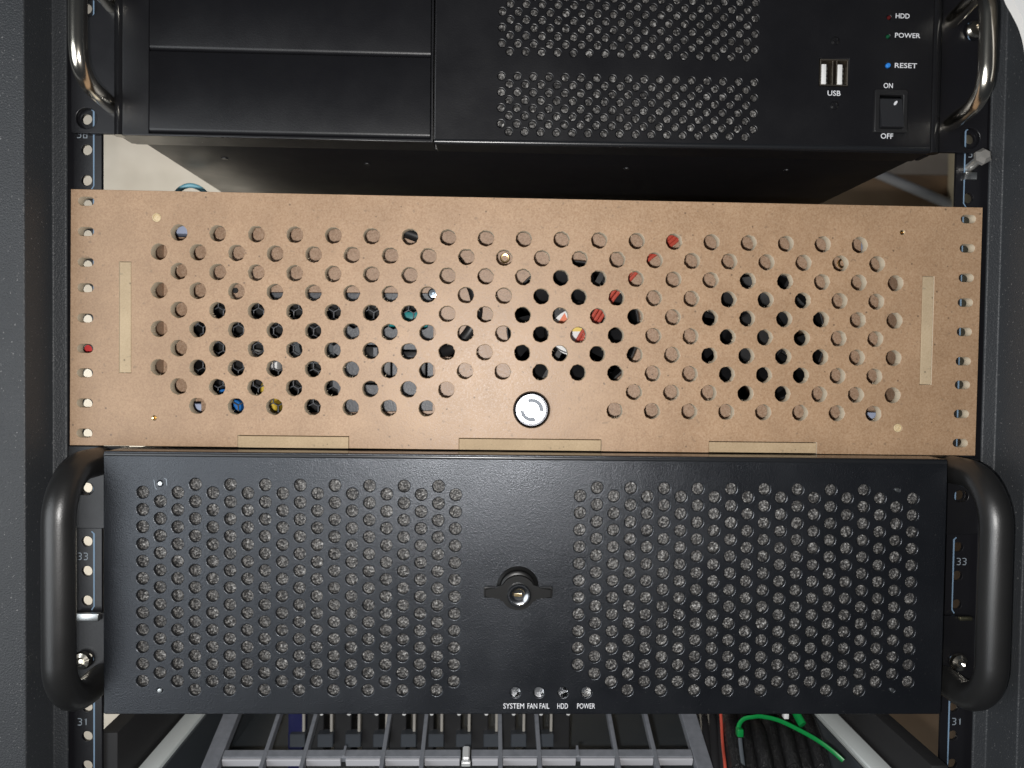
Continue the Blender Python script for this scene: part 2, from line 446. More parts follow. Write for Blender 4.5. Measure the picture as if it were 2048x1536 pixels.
for s in (-1, 1):
    x0, x1 = (-250.0, -228.2) if s < 0 else (227.9, 250.0)
    hx = 236.0 * s if s < 0 else 234.9
    holes = []
    for k in range(-7, 8):
        top = U * k                                          # top of unit
        for d in (6.35, 22.225, 38.1):
            holes.append(circ(hx, top - d, 2.75, 18))
    rail = sheet('mounting_rail', RAIL, rack, rect(x0, x1, -330, 330), holes, 0.0, 2.2, 0.2)
    # flange that runs back from the rail's outer edge
    bm = B(); xi = -250.0 if s < 0 else 248.2
    box(bm, xi, xi + 1.8, 2.3, 14, -330, 330, 0.2, 1)
    obj('rail_flange', bm, RAIL, rail)
    for k in range(-5, 8):
        top = U * k
        num = 34 + k            # unit 34 has its top at z = 0
        lx = -232.3 if s < 0 else 232.3
        q = -1 if s < 0 else 1
        bm = B()
        ribbon(bm, [(lx + 1.3 * q, top - 1.0), (lx, top - 2.2), (lx, top - 41.0), (lx + 1.3 * q, top - 43.0)], 0.62, -0.02)
        obj('unit_bracket', bm, BLUEP, rail, smooth=False)
        bm = B(); st = str(num)
        cx = (-239.9 if s < 0 else 235.2)
        zz = top - 14.3
        for j, ch in enumerate(st): digit(bm, ch, cx + 3.2 * j, zz, 1.75, 0.42, -0.02)
        obj('unit_number', bm, DIMP, rail, smooth=False)

# ------------------------------------------------------------------ upper server
us = thing('rack_server', 'black server with drive bay covers, USB ports and chrome handles above the fibreboard case', 'server', (0, 200, 161), 'rack servers')
YF = -12.0
bm = B()                                                     # chassis box, open at the front
box(bm, -209, 207, 6, 470, 161.4, 338, 0.6, 2)
ch = obj('chassis', bm, PAINT2, us)
for (x, y) in ((-176, 34), (-96, 40), (55, 38), (148, 34)):
    bm = B()
    A = [[bm.verts.new((x + r * math.cos(q), y + r * math.sin(q), z)) for q in np.linspace(0, 2 * math.pi, 14, False)] for r, z in ((2.0, 161.45), (1.8, 160.9))]
    for i in range(14): bm.faces.new([A[0][i], A[0][(i + 1) % 14], A[1][(i + 1) % 14], A[1][i]])
    bm.faces.new(A[1])
    obj('rivet', bm, PAINT2, ch)
# front panel: right half carries the vents, left half the drive bays
holes = []
for row in range(4):
    for i in range(17): holes.append(circ(-19.4 + 8.22 * i, 194.6 - 8.1 * row, 1.85, 14))
    for i in range(16): holes.append(circ(-15.3 + 8.22 * i, 190.6 - 8.1 * row, 1.85, 14))
for row in range(6):
    for i in range(17): holes.append(circ(-19.4 + 8.22 * i, 211.3 + 8.1 * row, 1.85, 14))
    for i in range(16): holes.append(circ(-15.3 + 8.22 * i, 207.25 + 8.1 * row, 1.85, 14))
holes += [rect(146.4, 161.8, 193.6, 207.8), rect(176.3, 192.6, 170.6, 191.8),
          circ(182.6, 229.9, 1.1, 12), circ(182.3, 220.1, 1.1, 12), circ(182.6, 205.0, 1.35, 12), circ(154.2, 217.0, 1.6, 12), circ(154.6, 183.6, 1.6, 12)]
fp = sheet('front_panel', PAINT2, us, [(-53.6, 159.9), (206.5, 161.7), (206.5, 338), (-53.6, 338)], holes, YF, 1.6, 0.55, 2)
obj('rolled_edge', tube(B(), [(-53.4, YF + 1.3, 160.9), (206.0, YF + 1.3, 162.4)], 1.6, 20), EDGE, us)
bm = B()
box(bm, -53.2, 206.2, YF + 1.7, 6, 160.3, 161.9, 0.3, 1)
obj('bottom_lip', bm, PAINT2, us)
# left surround and the two drive covers
sl = sheet('bay_surround', PAINT2, us, [(-212, 160.4), (-54.4, 160.0), (-54.4, 338), (-212, 338)], [rect(-198.6, -55.6, 161.6, 330)], YF, 1.6, 0.4, 1)
for z0, z1, lip in ((161.9, 203.0, 0), (203.6, 244.6, 1), (245.2, 286.0, 1), (286.6, 328, 1)):
    pts = [(YF - 0.4, z1 - 0.6), (YF - 0.1, z1 - 0.1), (YF + 0.3, z1), (YF + 3, z1), (YF + 3, z0)]
    pts += [(YF - 0.4 + 2.2 - 2.2 * math.sin(q), z0 + 2.2 - 2.2 * math.cos(q)) for q in np.linspace(0, math.pi / 2, 9)]
    bm = prism(B(), pts, 'x', -198.2, -55.9)
    dv = obj('drive_cover', bm, PAINT2, us, angle=50)
bm = B(); box(bm, -213, -54, YF + 1.7, 6, 160.5, 161.5, 0.2, 1); obj('bottom_lip', bm, PAINT2, us)
# rounded side cheeks
for s in (-1, 1):
    xe = -214.2 if s < 0 else 209.2
    bm = tube(B(), [(xe, YF + 3.2, 160.6), (xe, YF + 3.2, 338)], 3.1, 20)
    obj('side_cheek', bm, GLOSS, us)
    bm = B(); box(bm, xe - 1.2, xe + 1.2, YF + 5, 6, 160.8, 338, 0.3, 1); obj('cheek_return', bm, PAINT2, us)
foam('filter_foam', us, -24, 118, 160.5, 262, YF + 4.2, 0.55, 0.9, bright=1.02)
bm = B(); box(bm, -25, 120, YF + 6, YF + 7, 161.9, 300); obj('filter_backing', bm, DARKIN, us)
# ears with slots, chrome handles
for s in (-1, 1):
    ex0, ex1 = (-242.5, -214.5) if s < 0 else (210.0, 242.5)
    sx = -234.5 if s < 0 else 233.0
    ear = sheet('ear', RAIL, us, rrect(ex0, ex1, 163.2, 338, 1.5, 4), [circ(sx, 171.0, 5.4, 22), circ(sx, 228.0, 5.2, 22)], -3.2, 2.6, 0.35, 2)
    bx, lx, lz0, lz1 = (-217.0, -221.5, 177.8, 229.5) if s < 0 else (214.3, 221.2, 178.0, 233.0)
    pts = [(lx, -3.5, lz0)]
    pts += [(lx + (bx - lx) * f, y, z) for f, y, z in ((0.3, -16, lz0), (0.6, -28, lz0 + 0.2), (0.8, -36, lz0 + 1.8), (0.93, -41.8, lz0 + 5.6), (1.0, -44.4, lz0 + 11.5), (1.0, -45, lz0 + 19))]
    pts += [(lx + (bx - lx) * f, y, z) for f, y, z in ((1.0, -45, lz1 - 19), (1.0, -44.4, lz1 - 11.5), (0.93, -41.8, lz1 - 5.6), (0.8, -36, lz1 - 1.8), (0.6, -28, lz1 - 0.2), (0.3, -16, lz1))]
    pts += [(lx, -3.5, lz1)]
    obj('handle', tube(B(), smooth_path(pts, 5), 4.1, 28), CHROME, us)
# ear screws
bm = lathe(B(), 232.4, 227.8, [(2.6, -3), (2.6, -4.6), (4.4, -4.7), (4.6, -6.2), (3.6, -7.4), (1.4, -7.7), (1.2, -6.6), (0, -6.6)], 24)
obj('ear_screw', bm, CHROME, us)
# USB block
usb = obj('usb_port', sheet_mb := prism(B(), rect(146.9, 161.4, 194.0, 207.4), 'y', YF + 6.5, YF + 7.5), DARKIN, us)
bm = B()
for (x0, x1, z0, z1) in ((146.7, 161.6, 193.8, 194.4), (146.7, 161.6, 206.9, 207.6), (146.7, 147.3, 194.5, 206.8), (153.1, 153.7, 194.5, 206.8), (155.3, 155.8, 194.5, 206.8), (161.0, 161.5, 194.5, 206.8)):
    box(bm, x0, x1, YF - 0.3, YF + 6, z0, z1, 0.12, 1)
obj('metal_shell', bm, mat('dull_nickel', (0.52, 0.46, 0.38), 0.35, 1.0), usb)
for x0 in (147.4, 155.9):
    bm = B(); box(bm, x0 + 0.1, x0 + 2.7, YF + 0.1, YF + 6, 194.7, 205.0, 0.25, 2); obj('port_tongue', bm, NYLON, usb)
    bm = B()
    for j in range(4): box(bm, x0 + 2.8, x0 + 4.4, YF + 2.6, YF + 6, 195.5 + 2.5 * j, 196.9 + 2.5 * j, 0.1, 1)
    obj('contact', bm, STEEL, usb)
# rocker switch
sw = obj('rocker_switch', B_ := B(), PLASTIC, us) if False else None
swf = sheet('switch_frame', PLASTIC, us, rrect(175.6, 193.0, 170.0, 192.3, 1.0, 4), [rrect(178.2, 190.6, 172.0, 189.4, 0.5, 3)], YF - 1.4, 3.0, 0.4, 2)
pts = [(YF + 2.2, 189.2), (YF - 0.4, 187.6), (YF - 1.6, 181), (YF - 3.6, 172.3), (YF + 2, 172.2)]
rk = obj('rocker', prism(B(), pts, 'x', 178.5, 190.3), mat('rocker_plastic', (0.022, 0.023, 0.026), 0.42), swf)
bm = B()
for q in (0,):
    A = [(186.6 + 0.75 * math.cos(t), 185.3 + 1.15 * math.sin(t)) for t in np.linspace(0, 2 * math.pi, 16, False)]
    A = [(x + (z - 185.3) * 0.45, z) for x, z in A]
    prism(bm, A, 'y', YF - 1.25, YF - 0.6)
obj('rocker_dot', bm, WHITE, rk)
for x, z, r, m in ((182.6, 229.9, 1.0, LEDR), (182.3, 220.1, 1.0, LEDG)):
    obj('status_led', lathe(B(), x, z, [(r, YF + 2), (r, YF), (r * 0.7, YF - 0.5), (0, YF - 0.7)], 14), m, us)
obj('reset_button', lathe(B(), 182.6, 205.0, [(1.25, YF + 2), (1.25, YF - 0.5), (0.9, YF - 0.9), (0, YF - 1.0)], 16), BLUE, us)
for x, z in ((154.2, 217.0), (154.6, 183.6)):
    bm = lathe(B(), x, z, [(2.3, YF - 0.02), (2.2, YF - 0.5), (1.3, YF - 0.9), (0.5, YF - 0.5), (0, YF - 0.5)], 16)
    obj('panel_screw', bm, GLOSS, us)
for st, x, z, h, wd in (('HDD', 189.7, 230.8, 2.5, 7.4), ('POWER', 192.6, 220.8, 2.5, 13.4), ('RESET', 192.1, 205.2, 2.6, 11.8), ('ON', 183.0, 194.6, 2.7, 4.9), ('OFF', 183.0, 168.4, 2.8, 6.6), ('USB', 154.4, 190.0, 2.7, 6.9)):
    text(st, x, z, h, YF - 0.05, WHITE, fp, wd, 0.1)

# ------------------------------------------------------------------ fibreboard case
case = thing('fibreboard_case', 'homemade brown fibreboard case whose front is drilled with rows of round holes, mid rack', 'case', (0, 150, 0))
jit = 0.10
holes = []
def keep(i, row):
    if row == 0: return i <= 18
    if row == 8: return i <= 7 or i >= 12
    if row == 9: return 1 <= i <= 7 or i >= 12
    return True
for row in range(10):
    for i in range(20):
        if not keep(i, row): continue
        x = (-186.0 if row % 2 == 0 else -196.0) + 19.93 * i + (0.2 if row % 2 == 0 else 0)
        holes.append(circ(x, 112.3 - 10.0 * row, 4.25, 30, jit))
zs = [127.6, 112.0, 96.2, 83.0, 67.3, 51.5, 38.8, 23.1, 7.4]
for z in zs:
    holes.append(obround(-234.2 + (z - 7) * 0.008, z, 8.2, 4.6)); holes.append(obround(230.6 + (z - 7) * 0.008, z - 0.4, 8.2, 4.5))
holes.append(rect(-216.5, -210.2, 39.0, 96.9)); holes.append(rect(207.5, 213.9, 38.2, 96.3))
holes.append(circ(-1.1, 22.3, 8.9, 40))
holes += [circ(195.9, 119.4, 1.35, 14), circ(-198.4, 15.7, 1.35, 14), circ(-197.3, 119.9, 2.3, 18), circ(196.2, 14.8, 2.3, 18)]
outl = [(-241.8, 1.0), (-155.2, 0.9), (-155.2, 7.2), (-97.1, 7.2), (-97.1, 0.8), (-39.3, 0.7), (-39.3, 6.9), (36.4, 6.9), (36.4, 0.6), (94.0, 0.5), (94.0, 6.6), (152.4, 6.6), (152.4, 0.4), (239.0, 0.3), (239.2, 133.5), (-241.0, 133.7)]
front = sheet('front_panel', MDF, case, outl, holes, -6.0, 5.9, 0.22, 2)
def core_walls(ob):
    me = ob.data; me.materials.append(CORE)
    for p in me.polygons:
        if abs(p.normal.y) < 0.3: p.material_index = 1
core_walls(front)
for x0, x1, z0, z1 in ((-216.3, -210.45, 39.2, 96.6), (207.75, 213.7, 38.4, 96.1)):
    obj('joint_tab', box(B(), x0, x1, -5.75, 0, z0, z1, 0.2, 1), MDFT, case)
for x0, x1, z in ((-155.2, -97.1, 7.2), (-39.3, 36.4, 6.9), (94.0, 152.4, 6.6)):
    obj('joint_tab', box(B(), x0 + 0.15, x1 - 0.3, -5.75, 0, 0.7, z - 0.45, 0.15, 1), MDFE, case)
obj('bottom_board', box(B(), -210, 207.5, 0, 300, 1.2, 7.0, 0.2, 1), MDFB, case)
obj('top_board', box(B(), -210, 207.5, 0, 300, 127, 133, 0.2, 1), MDFB, case)
obj('side_board', box(B(), -216.3, -210.4, 0.05, 300, 1.2, 133, 0.2, 1), MDFB, case)
obj('side_board', box(B(), 207.8, 213.7, 0.05, 300, 1.2, 133, 0.2, 1), MDFB, case)
obj('black_backing', box(B(), -210, 207.5, 294, 299.8, 7.2, 126.8, 0.2, 1), DARKIN, case)  # unseen black sheet added so the lit wall stays out of the fan gaps
# inner board that carries the fans and the power supply, with finger notches at its corners
inl = [(-210.2, 22.5), (-188.8, 22.5), (-188.8, 7.1), (193.5, 7.1), (193.5, 21.8), (207.6, 21.8), (207.6, 114), (193.0, 114), (193.0, 126.9), (-191.0, 126.9), (-191.0, 116.2), (-210.2, 116.2)]
F1 = (25.2, 68.3); F2 = (136.4, 64.4)
cut = [(-183.5, 14.9), (-56.3, 18.6), (-56.3, 50.0), (-43.0, 50.0), (-43.0, 59.5), (-56.3, 59.5), (-56.4, 86.7), (-151.9, 85.8), (-151.9, 80.9), (-195.3, 80.5), (-195.3, 27.6), (-183.5, 27.6)]
hl = [cut, circ(*F1, 39.2, 64, 0.05), circ(*F2, 39.2, 64, 0.05)]
inner = sheet('inner_board', MDFB, case, inl, hl, 34.0, 5.8, 0.2, 1)
for x0, x1, z0, z1 in ((-209.8, -189.5, 118.2, 126.6), (-209.8, -188.4, 7.2, 21.0), (194.6, 206.8, 115.8, 126.6), (192.5, 207.4, 7.2, 20.6)):
    obj('corner_bracket', box(B(), x0, x1, 35, 60, z0, z1, 0.5, 2), PALEB, case)
for x, z in ((-15.5, 107.3), (181.8, 107.8)):
    obj('threaded_insert', lathe(B(), x, z, [(2.9, 34.2), (2.9, 33.2), (2.4, 32.7), (1.7, 32.8), (1.5, 34), (1.5, 46)], 20), BRASS, case)
for x, z in ((195.9, 119.4), (-198.4, 15.7)):
    obj('brass_pin', lathe(B(), x, z, [(1.28, -5.4), (0.8, -5.2), (0.7, -2), (0, -2)], 14), BRASS, case)
for x, z in ((-197.3, 119.9), (196.2, 14.8)):
    obj('wood_plug', lathe(B(), x, z, [(2.22, 0), (2.22, -5.9), (1.7, -6.05), (1.5, -5.7), (0.7, -5.75), (0, -5.95)], 18), mdf_mat('pale_plug', (0.62, 0.49, 0.29), (0.5, 0.38, 0.2), (0.7, 0.58, 0.38)), case)
# torn fibres at the back rim of the drilled holes
bm = B()
rf = random.Random(5)
for row in range(10):
    for i in range(20):
        if not keep(i, row): continue
        hx_ = (-186.0 if row % 2 == 0 else -196.0) + 19.93 * i + (0.2 if row % 2 == 0 else 0); hz_ = 112.3 - 10.0 * row
        for _ in range(rf.choice((1, 2, 3, 4))):
            q = rf.gauss(-1.7, 1.3); ln = rf.uniform(0.35, 1.25); wd_ = rf.uniform(0.06, 0.22); yy = rf.uniform(-2.2, -0.3)
            d = Vector((math.cos(q), math.sin(q))); e = Vector((-d.y, d.x)); tw = rf.uniform(-0.5, 0.5)
            p0 = Vector((hx_, hz_)) + d * 4.5; p1 = Vector((hx_, hz_)) + d * (4.25 - ln) + e * tw
            A = [bm.verts.new((p.x, yy + dy, p.y)) for p, dy in ((p0 + e * wd_, 0), (p0 - e * wd_, 0), (p1, -0.1), (p0, 0.25))]
            for f in ((0, 1, 2), (1, 3, 2), (3, 0, 2)): bm.faces.new([A[k] for k in f])
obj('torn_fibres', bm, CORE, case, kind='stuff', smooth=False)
# push button
pb = obj('power_button', lathe(B(), -1.1, 22.3, [(8.7, 0), (8.8, -6.0), (9.9, -6.05), (9.85, -6.9), (9.4, -7.6), (8.35, -8.3), (8.05, -8.3), (8.0, -6.6), (0, -6.6)], 56), mat('dark_chrome', (0.16, 0.165, 0.18), 0.22, 1.0), case)
obj('button_cap', lathe(B(), -1.1, 22.3, [(7.85, -6.5), (7.85, -8.1), (7.5, -8.45), (5, -8.62), (0, -8.7)], 56), ALU, pb)
bm = B()
def arc(bm, cx, cz, r0, r1, a0, a1, y0, y1, n=26):
    A = np.radians(np.linspace(a0, a1, n))
    for t0, t1 in zip(A, A[1:]):
        prism(bm, [(cx + r0 * math.cos(t0), cz + r0 * math.sin(t0)), (cx + r1 * math.cos(t0), cz + r1 * math.sin(t0)), (cx + r1 * math.cos(t1), cz + r1 * math.sin(t1)), (cx + r0 * math.cos(t1), cz + r0 * math.sin(t1))], 'y', y0, y1)
arc(bm, -1.1, 22.3, 4.0, 6.1, -6, 114, -8.95, -8.3); arc(bm, -1.1, 22.3, 4.0, 6.1, 184, 290, -8.95, -8.3)  # arcs stop where glare washes out the ring: glare put into the shape
obj('power_symbol', bm, ETCH, pb, smooth=False)
# ------------------------------------------------------------------ fans inside the case
def fan(cx, cz, label):
    t = thing('case_fan', label, 'fan', (cx, 55, cz), 'fans behind the inner board')
    y0, y1 = 40.0, 65.0
    fr = sheet('fan_frame', FANP, t, rrect(cx - 40, cx + 40, cz - 40, cz + 40, 4), [circ(cx, cz, 38.2, 64)], y0, 4, 0.4, 2)
    n = 48; bm = B()
    lathe(bm, cx, cz, [(38.2, y0 + 3), (39.6, y0 + 3), (39.6, y1), (38.2, y1), (38.2, y0 + 3)], 56)
    obj('shroud', bm, FANP, t)
    obj('hub', lathe(B(), cx, cz, [(16.2, y0 + 18), (16.2, y0 + 1.6), (15.4, y0 + 0.8), (14.9, y0 + 0.8), (14.7, y0 + 1.3), (0, y0 + 1.3)], 48), FANP, t)
    for k in range(4):
        q = R(62 + 90 * k); d = Vector((math.cos(q), 0, math.sin(q)))
        e = Vector((-math.sin(q), 0, math.cos(q)))
        bm = B(); A = []
        for s_, tt in ((16.2, 1.5), (38.6, 1.7)):
            for (ee, yy) in ((-tt, y0 + 1), (tt, y0 + 1), (tt, y0 + 5), (-tt, y0 + 5)):
                A.append(bm.verts.new(Vector((cx, yy, cz)) + d * s_ + e * ee))
        for f in ((0, 1, 2, 3), (7, 6, 5, 4), (0, 4, 5, 1), (1, 5, 6, 2), (2, 6, 7, 3), (3, 7, 4, 0)): bm.faces.new([A[i] for i in f])
        obj('strut', bm, FANP, t)
    for k in range(7):
        bm = B(); rings = []
        for r_ in np.linspace(16.0, 37.2, 8):
            f = (r_ - 16) / 21.2
            a0 = R(51.4 * k + 20 * f); wdt = R(44 - 6 * f)
            row = []
            for u in np.linspace(0, 1, 6):
                q = a0 + wdt * u
                row.append((cx + r_ * math.cos(q), y0 + 8 + 13 * u * (1 - 0.25 * f), cz + r_ * math.sin(q)))
            rings.append(row)
        F = [[bm.verts.new(p) for p in r_] for r_ in rings]; G = [[bm.verts.new((p[0], p[1] + 1.2, p[2])) for p in r_] for r_ in rings]
        for i in range(7):
            for j in range(5):
                bm.faces.new([F[i][j], F[i + 1][j], F[i + 1][j + 1], F[i][j + 1]]); bm.faces.new([G[i][j], G[i][j + 1], G[i + 1][j + 1], G[i + 1][j]])
        for i in range(7):
            bm.faces.new([F[i][0], G[i][0], G[i + 1][0], F[i + 1][0]]); bm.faces.new([F[i][5], F[i + 1][5], G[i + 1][5], G[i][5]])
        obj('blade', bm, FANP, t)
    return t, y0
f1, fy = fan(F1[0], F1[1], 'black case fan with a white and yellow sticker on its hub, behind the middle holes')
f2, fy = fan(F2[0], F2[1], 'black case fan with a plain dark hub, behind the right hand group of holes')
st = obj('hub_sticker', disc(B(), F1[0] + 0.6, F1[1] - 3.0, 13.6, fy + 0.95, fy + 1.25, 40), NYLON, f1)
bm = B(); sc_ = (F1[0] + 0.6, F1[1] - 3.0)
band = [(sc_[0] - 10.5, sc_[1] + 0.8), (sc_[0] + 11.5, sc_[1] + 0.8), (sc_[0] + 11.2, sc_[1] + 5.6), (sc_[0] - 7, sc_[1] + 5.6)]
prism(bm, band, 'y', fy + 0.85, fy + 0.93); obj('sticker_band', bm, STYEL, st, smooth=False)
bm = B(); tx, tz = F1[0] - 5.6, F1[1] + 5.0
prism(bm, [(tx - 3.4, tz - 2.6), (tx + 3.4, tz - 2.6), (tx + 0.6, tz + 3.6)], 'y', fy + 0.84, fy + 0.93); obj('warning_triangle', bm, ORANGE, st, smooth=False)
bm = B()
for k in range(7): box(bm, sc_[0] - 9 + 2.4 * k, sc_[0] - 8.2 + 2.4 * k, fy + 0.85, fy + 0.93, sc_[1] - 7.4 + 0.3 * (k % 3), sc_[1] - 6.2)
obj('sticker_mark', bm, PLASTIC, st, smooth=False)
# red wires in front of the board, the black mains cable
rp = [(90, 44, 136), (86.5, 30, 128), (80.2, 28, 118.8), (66.5, 27.5, 109.8), (56.0, 28, 98.6), (46.2, 31, 87.2), (38.2, 35, 74.0), (30.6, 37.2, 62.0), (26.5, 38, 54.0)]
for k in range(3):
    off = (k - 1.0) * 2.25
    wob = [Vector((0.75 * off + 0.25 * math.sin(i + k), 0.5 * (k % 2), -0.66 * off)) for i in range(len(rp))]
    wv = obj('red_wire', tube(B(), smooth_path([Vector(p) + q for p, q in zip(rp, wob)], 5), 1.12, 10), RED)
    tag(wv, ('uppermost', 'middle', 'lowest')[k] + ' of the three red wires slanting across the middle fan', 'wire', 'red wires across the middle fan')
bc = [(-90, 30, 127.0), (-80, 28, 122.6), (-69.0, 27, 119.2), (-53.5, 27, 113.0), (-43.0, 27, 104.4), (-33.6, 27, 89.0), (-31.4, 27, 74.2), (-36.5, 28, 62.7), (-46.0, 32, 54.6), (-58, 40, 52), (-70, 46, 51)]
t = obj('power_cable', tube(B(), smooth_path(bc, 7), 3.3, 16), RUBBER)
tag(t, 'thick black power cable bending down between the power supply and the middle fan', 'cable')

# ------------------------------------------------------------------ power supply
psu = thing('power_supply', 'grey black power supply with a honeycomb grille, behind the left hand group of holes', 'power supply', (-126, 100, 14))
hexes = []
def hexa(x, z, r): return [(x + r * math.cos(R(60 * k + 30)), z + r * math.sin(R(60 * k + 30))) for k in range(6)]
pitch = 5.8
for j in range(-1, 16):
    for i in range(-2, 30):
        x = -199 + pitch * i + (pitch / 2 if j % 2 else 0); z = 13.4 + pitch * 0.866 * j
        if not (15.5 < z < 79.5 and -193.5 < x < -59.0): continue
        if x > -113.5 and z < 67.5: continue
        hexes.append(hexa(x, z, pitch / 1.732 - 0.36))
face = sheet('face_plate', PSUP, psu, rect(-199, -53, 9, 90), hexes + [rect(-99.5, -80.5, 33, 56.5), rect(-75.5, -60, 36, 54)], 40.6, 1.0, 0.25, 1)
bm = B(); box(bm, -199, -53, 44, 180, 9.2, 10.2); box(bm, -199, -53, 44, 180, 89, 90); box(bm, -199, -198, 44, 180, 10.3, 88.9); box(bm, -54, -53, 44, 180, 10.3, 88.9); box(bm, -199, -53, 90, 91, 10.3, 88.9)
obj('housing', bm, DARKIN, psu, smooth=False)
inlet = obj('mains_inlet', box(B(), -98.5, -81.5, 41.5, 60, 34, 55.5, 0.6, 2), PLASTIC, psu)
obj('inlet_pin', box(B(), -91.8, -89.2, 40.2, 41.4, 35, 55, 0.2, 1), PSUP, inlet)
swp = obj('switch', box(B(), -74.8, -60.8, 39.6, 52, 37, 53, 0.8, 2), PLASTIC, psu)
obj('switch_rocker', box(B(), -72.3, -63.4, 38.6, 39.5, 39.4, 50.6, 0.5, 2), PSUP, swp)
obj('screw', lathe(B(), -56.5, 86.2, [(3.3, 33.9), (3.2, 32.9), (2.4, 32.2), (1.2, 32.1), (0.9, 32.9), (0, 32.9)], 20), mat('blued_screw', (0.50, 0.62, 0.74), 0.2, 1.0), psu)
obj('screw', lathe(B(), -169.5, 86.3, [(1.7, 33.9), (1.5, 33.3), (0.8, 33.3), (0.7, 33.9), (0, 33.9)], 16), PLASTIC, psu)
# what shows through the grille
obj('connector', box(B(), -171.5, -163.5, 52, 70, 46.5, 53, 0.8, 2), NYLON, psu)
obj('connector', box(B(), -156.5, -150.5, 52, 70, 41, 48.5, 0.8, 2), NYLON, psu)
obj('coil', lathe(B(), -153, 29.5, [(0, 50), (6.2, 50), (7.2, 51.5), (7.2, 64), (0, 64)], 24), YELLOW, psu)
obj('coil', lathe(B(), -155.5, 18.5, [(0, 50), (4.4, 50), (5.2, 51), (5.2, 64), (0, 64)], 20), YELLOW, psu)
obj('capacitor', lathe(B(), -175.5, 18.6, [(0, 50), (3.6, 50), (4.2, 50.8), (4.2, 66), (0, 66)], 22), BLUE, psu)
obj('capacitor', lathe(B(), -183.0, 26.0, [(0, 53), (2.6, 53), (3.0, 53.6), (3.0, 66), (0, 66)], 22), BLUE, psu)
obj('transformer', box(B(), -84.5, -60.5, 46, 64, 67.5, 76.5, 0.8, 2), TEAL, psu)
obj('heat_sink', prism(B(), [(x, z) for k in range(7) for x, z in ((-146 + 5 * k, 48), (-146 + 5 * k, 60 if k % 2 else 48.1), (-143.5 + 5 * k, 60 if k % 2 else 48.1))] + [(-113, 45), (-146, 45)], 'y', 52, 80), DARK, psu)

# ------------------------------------------------------------------ lower server
ls = thing('rack_server', 'black server with a wing knob lock between two fields of round vent holes', 'server', (-2, 200, -132), 'rack servers')
YD = -25.0
XL, XR = -215.2, 212.6
obj('chassis', box(B(), -212, 209, -1.5, 430, -130.5, -1.2, 0.8, 2), GLOSS, ls)
px, hr = 8.67, 3.0
holes = []
pitch_z = 8.66
def field(xa, n, first_even, even_n, skip=()):
    for i in range(n):
        odd = i % 2 == 1
        if odd: cells = [(-15.9 - pitch_z * k) for k in range(13)]
        else: cells = [(-20.1 - pitch_z * k) for k in range(12)]
        for k, z in enumerate(cells):
            if (i, k) in skip: continue
            holes.append(circ(xa + px * i, z, hr, 18))
field(-195.9, 19, 0, 12, skip={(1, 0), (1, 12)})
pxr = 8.60
_px = px; px = 8.58
field(23.3, 21, 0, 12, skip={(0, 11), (1, 12), (19, 0), (19, 12)})
px = _px
LED = ((-8.3, -121.0), (3.7, -121.0), (16.0, -121.0), (28.0, -121.0))
holes += [circ(x, z, 2.7, 20) for x, z in LED]
holes += [circ(-7.7, -69.0, 8.0, 30)]
for x, z in ((-187.2, -15.6), (-187.2, -120.0), (186.6, -15.6), (186.6, -119.6)): holes.append(circ(x, z, 1.4, 12))
door = sheet('door', PAINT, ls, rrect(XL, XR, -132.2, 0.4, 1.0, 3), holes, YD, 2.4, 0.42, 2)
bm = B()
box(bm, XL + 0.5, XR - 0.5, YD + 2.5, -2, -1.4, 0.1, 0.3, 1); box(bm, XL + 0.5, XR - 0.5, YD + 2.5, -2, -131.8, -130.4, 0.3, 1)
obj('door_return', bm, GLOSS, ls)
obj('rolled_edge', tube(B(), [(XL + 0.6, YD + 1.5, -1.25), (XR - 0.6, YD + 1.5, -1.25)], 1.75, 20), EDGE, ls)
bm = B()
box(bm, XL + 0.4, XL + 1.8, YD + 2.5, -2, -130.3, -1.5, 0.2, 1); box(bm, XR - 1.8, XR - 0.4, YD + 2.5, -2, -130.3, -1.5, 0.2, 1)
obj('door_return', bm, PAINT2, ls)
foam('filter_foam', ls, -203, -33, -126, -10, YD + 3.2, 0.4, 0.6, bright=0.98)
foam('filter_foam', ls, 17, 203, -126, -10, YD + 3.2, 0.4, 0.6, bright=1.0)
for x, z in ((-187.2, -15.6), (-187.2, -120.0), (186.6, -15.6), (186.6, -119.6)):
    obj('filter_screw', lathe(B(), x, z, [(1.35, YD + 3), (1.35, YD + 0.2), (1.0, YD - 0.4), (0, YD - 0.5)], 14), STEEL, ls)
bm = B(); ribbon(bm, [(-190.3, -13.6), (-189.6, -17.9), (-188.6, -18.6)], 0.3, YD - 0.02, 0.12); ribbon(bm, [(-185.2, -13.0), (-184.2, -13.4), (-183.9, -16.6)], 0.3, YD - 0.02, 0.12)
obj('weld_mark', bm, DIMP, ls, smooth=False)
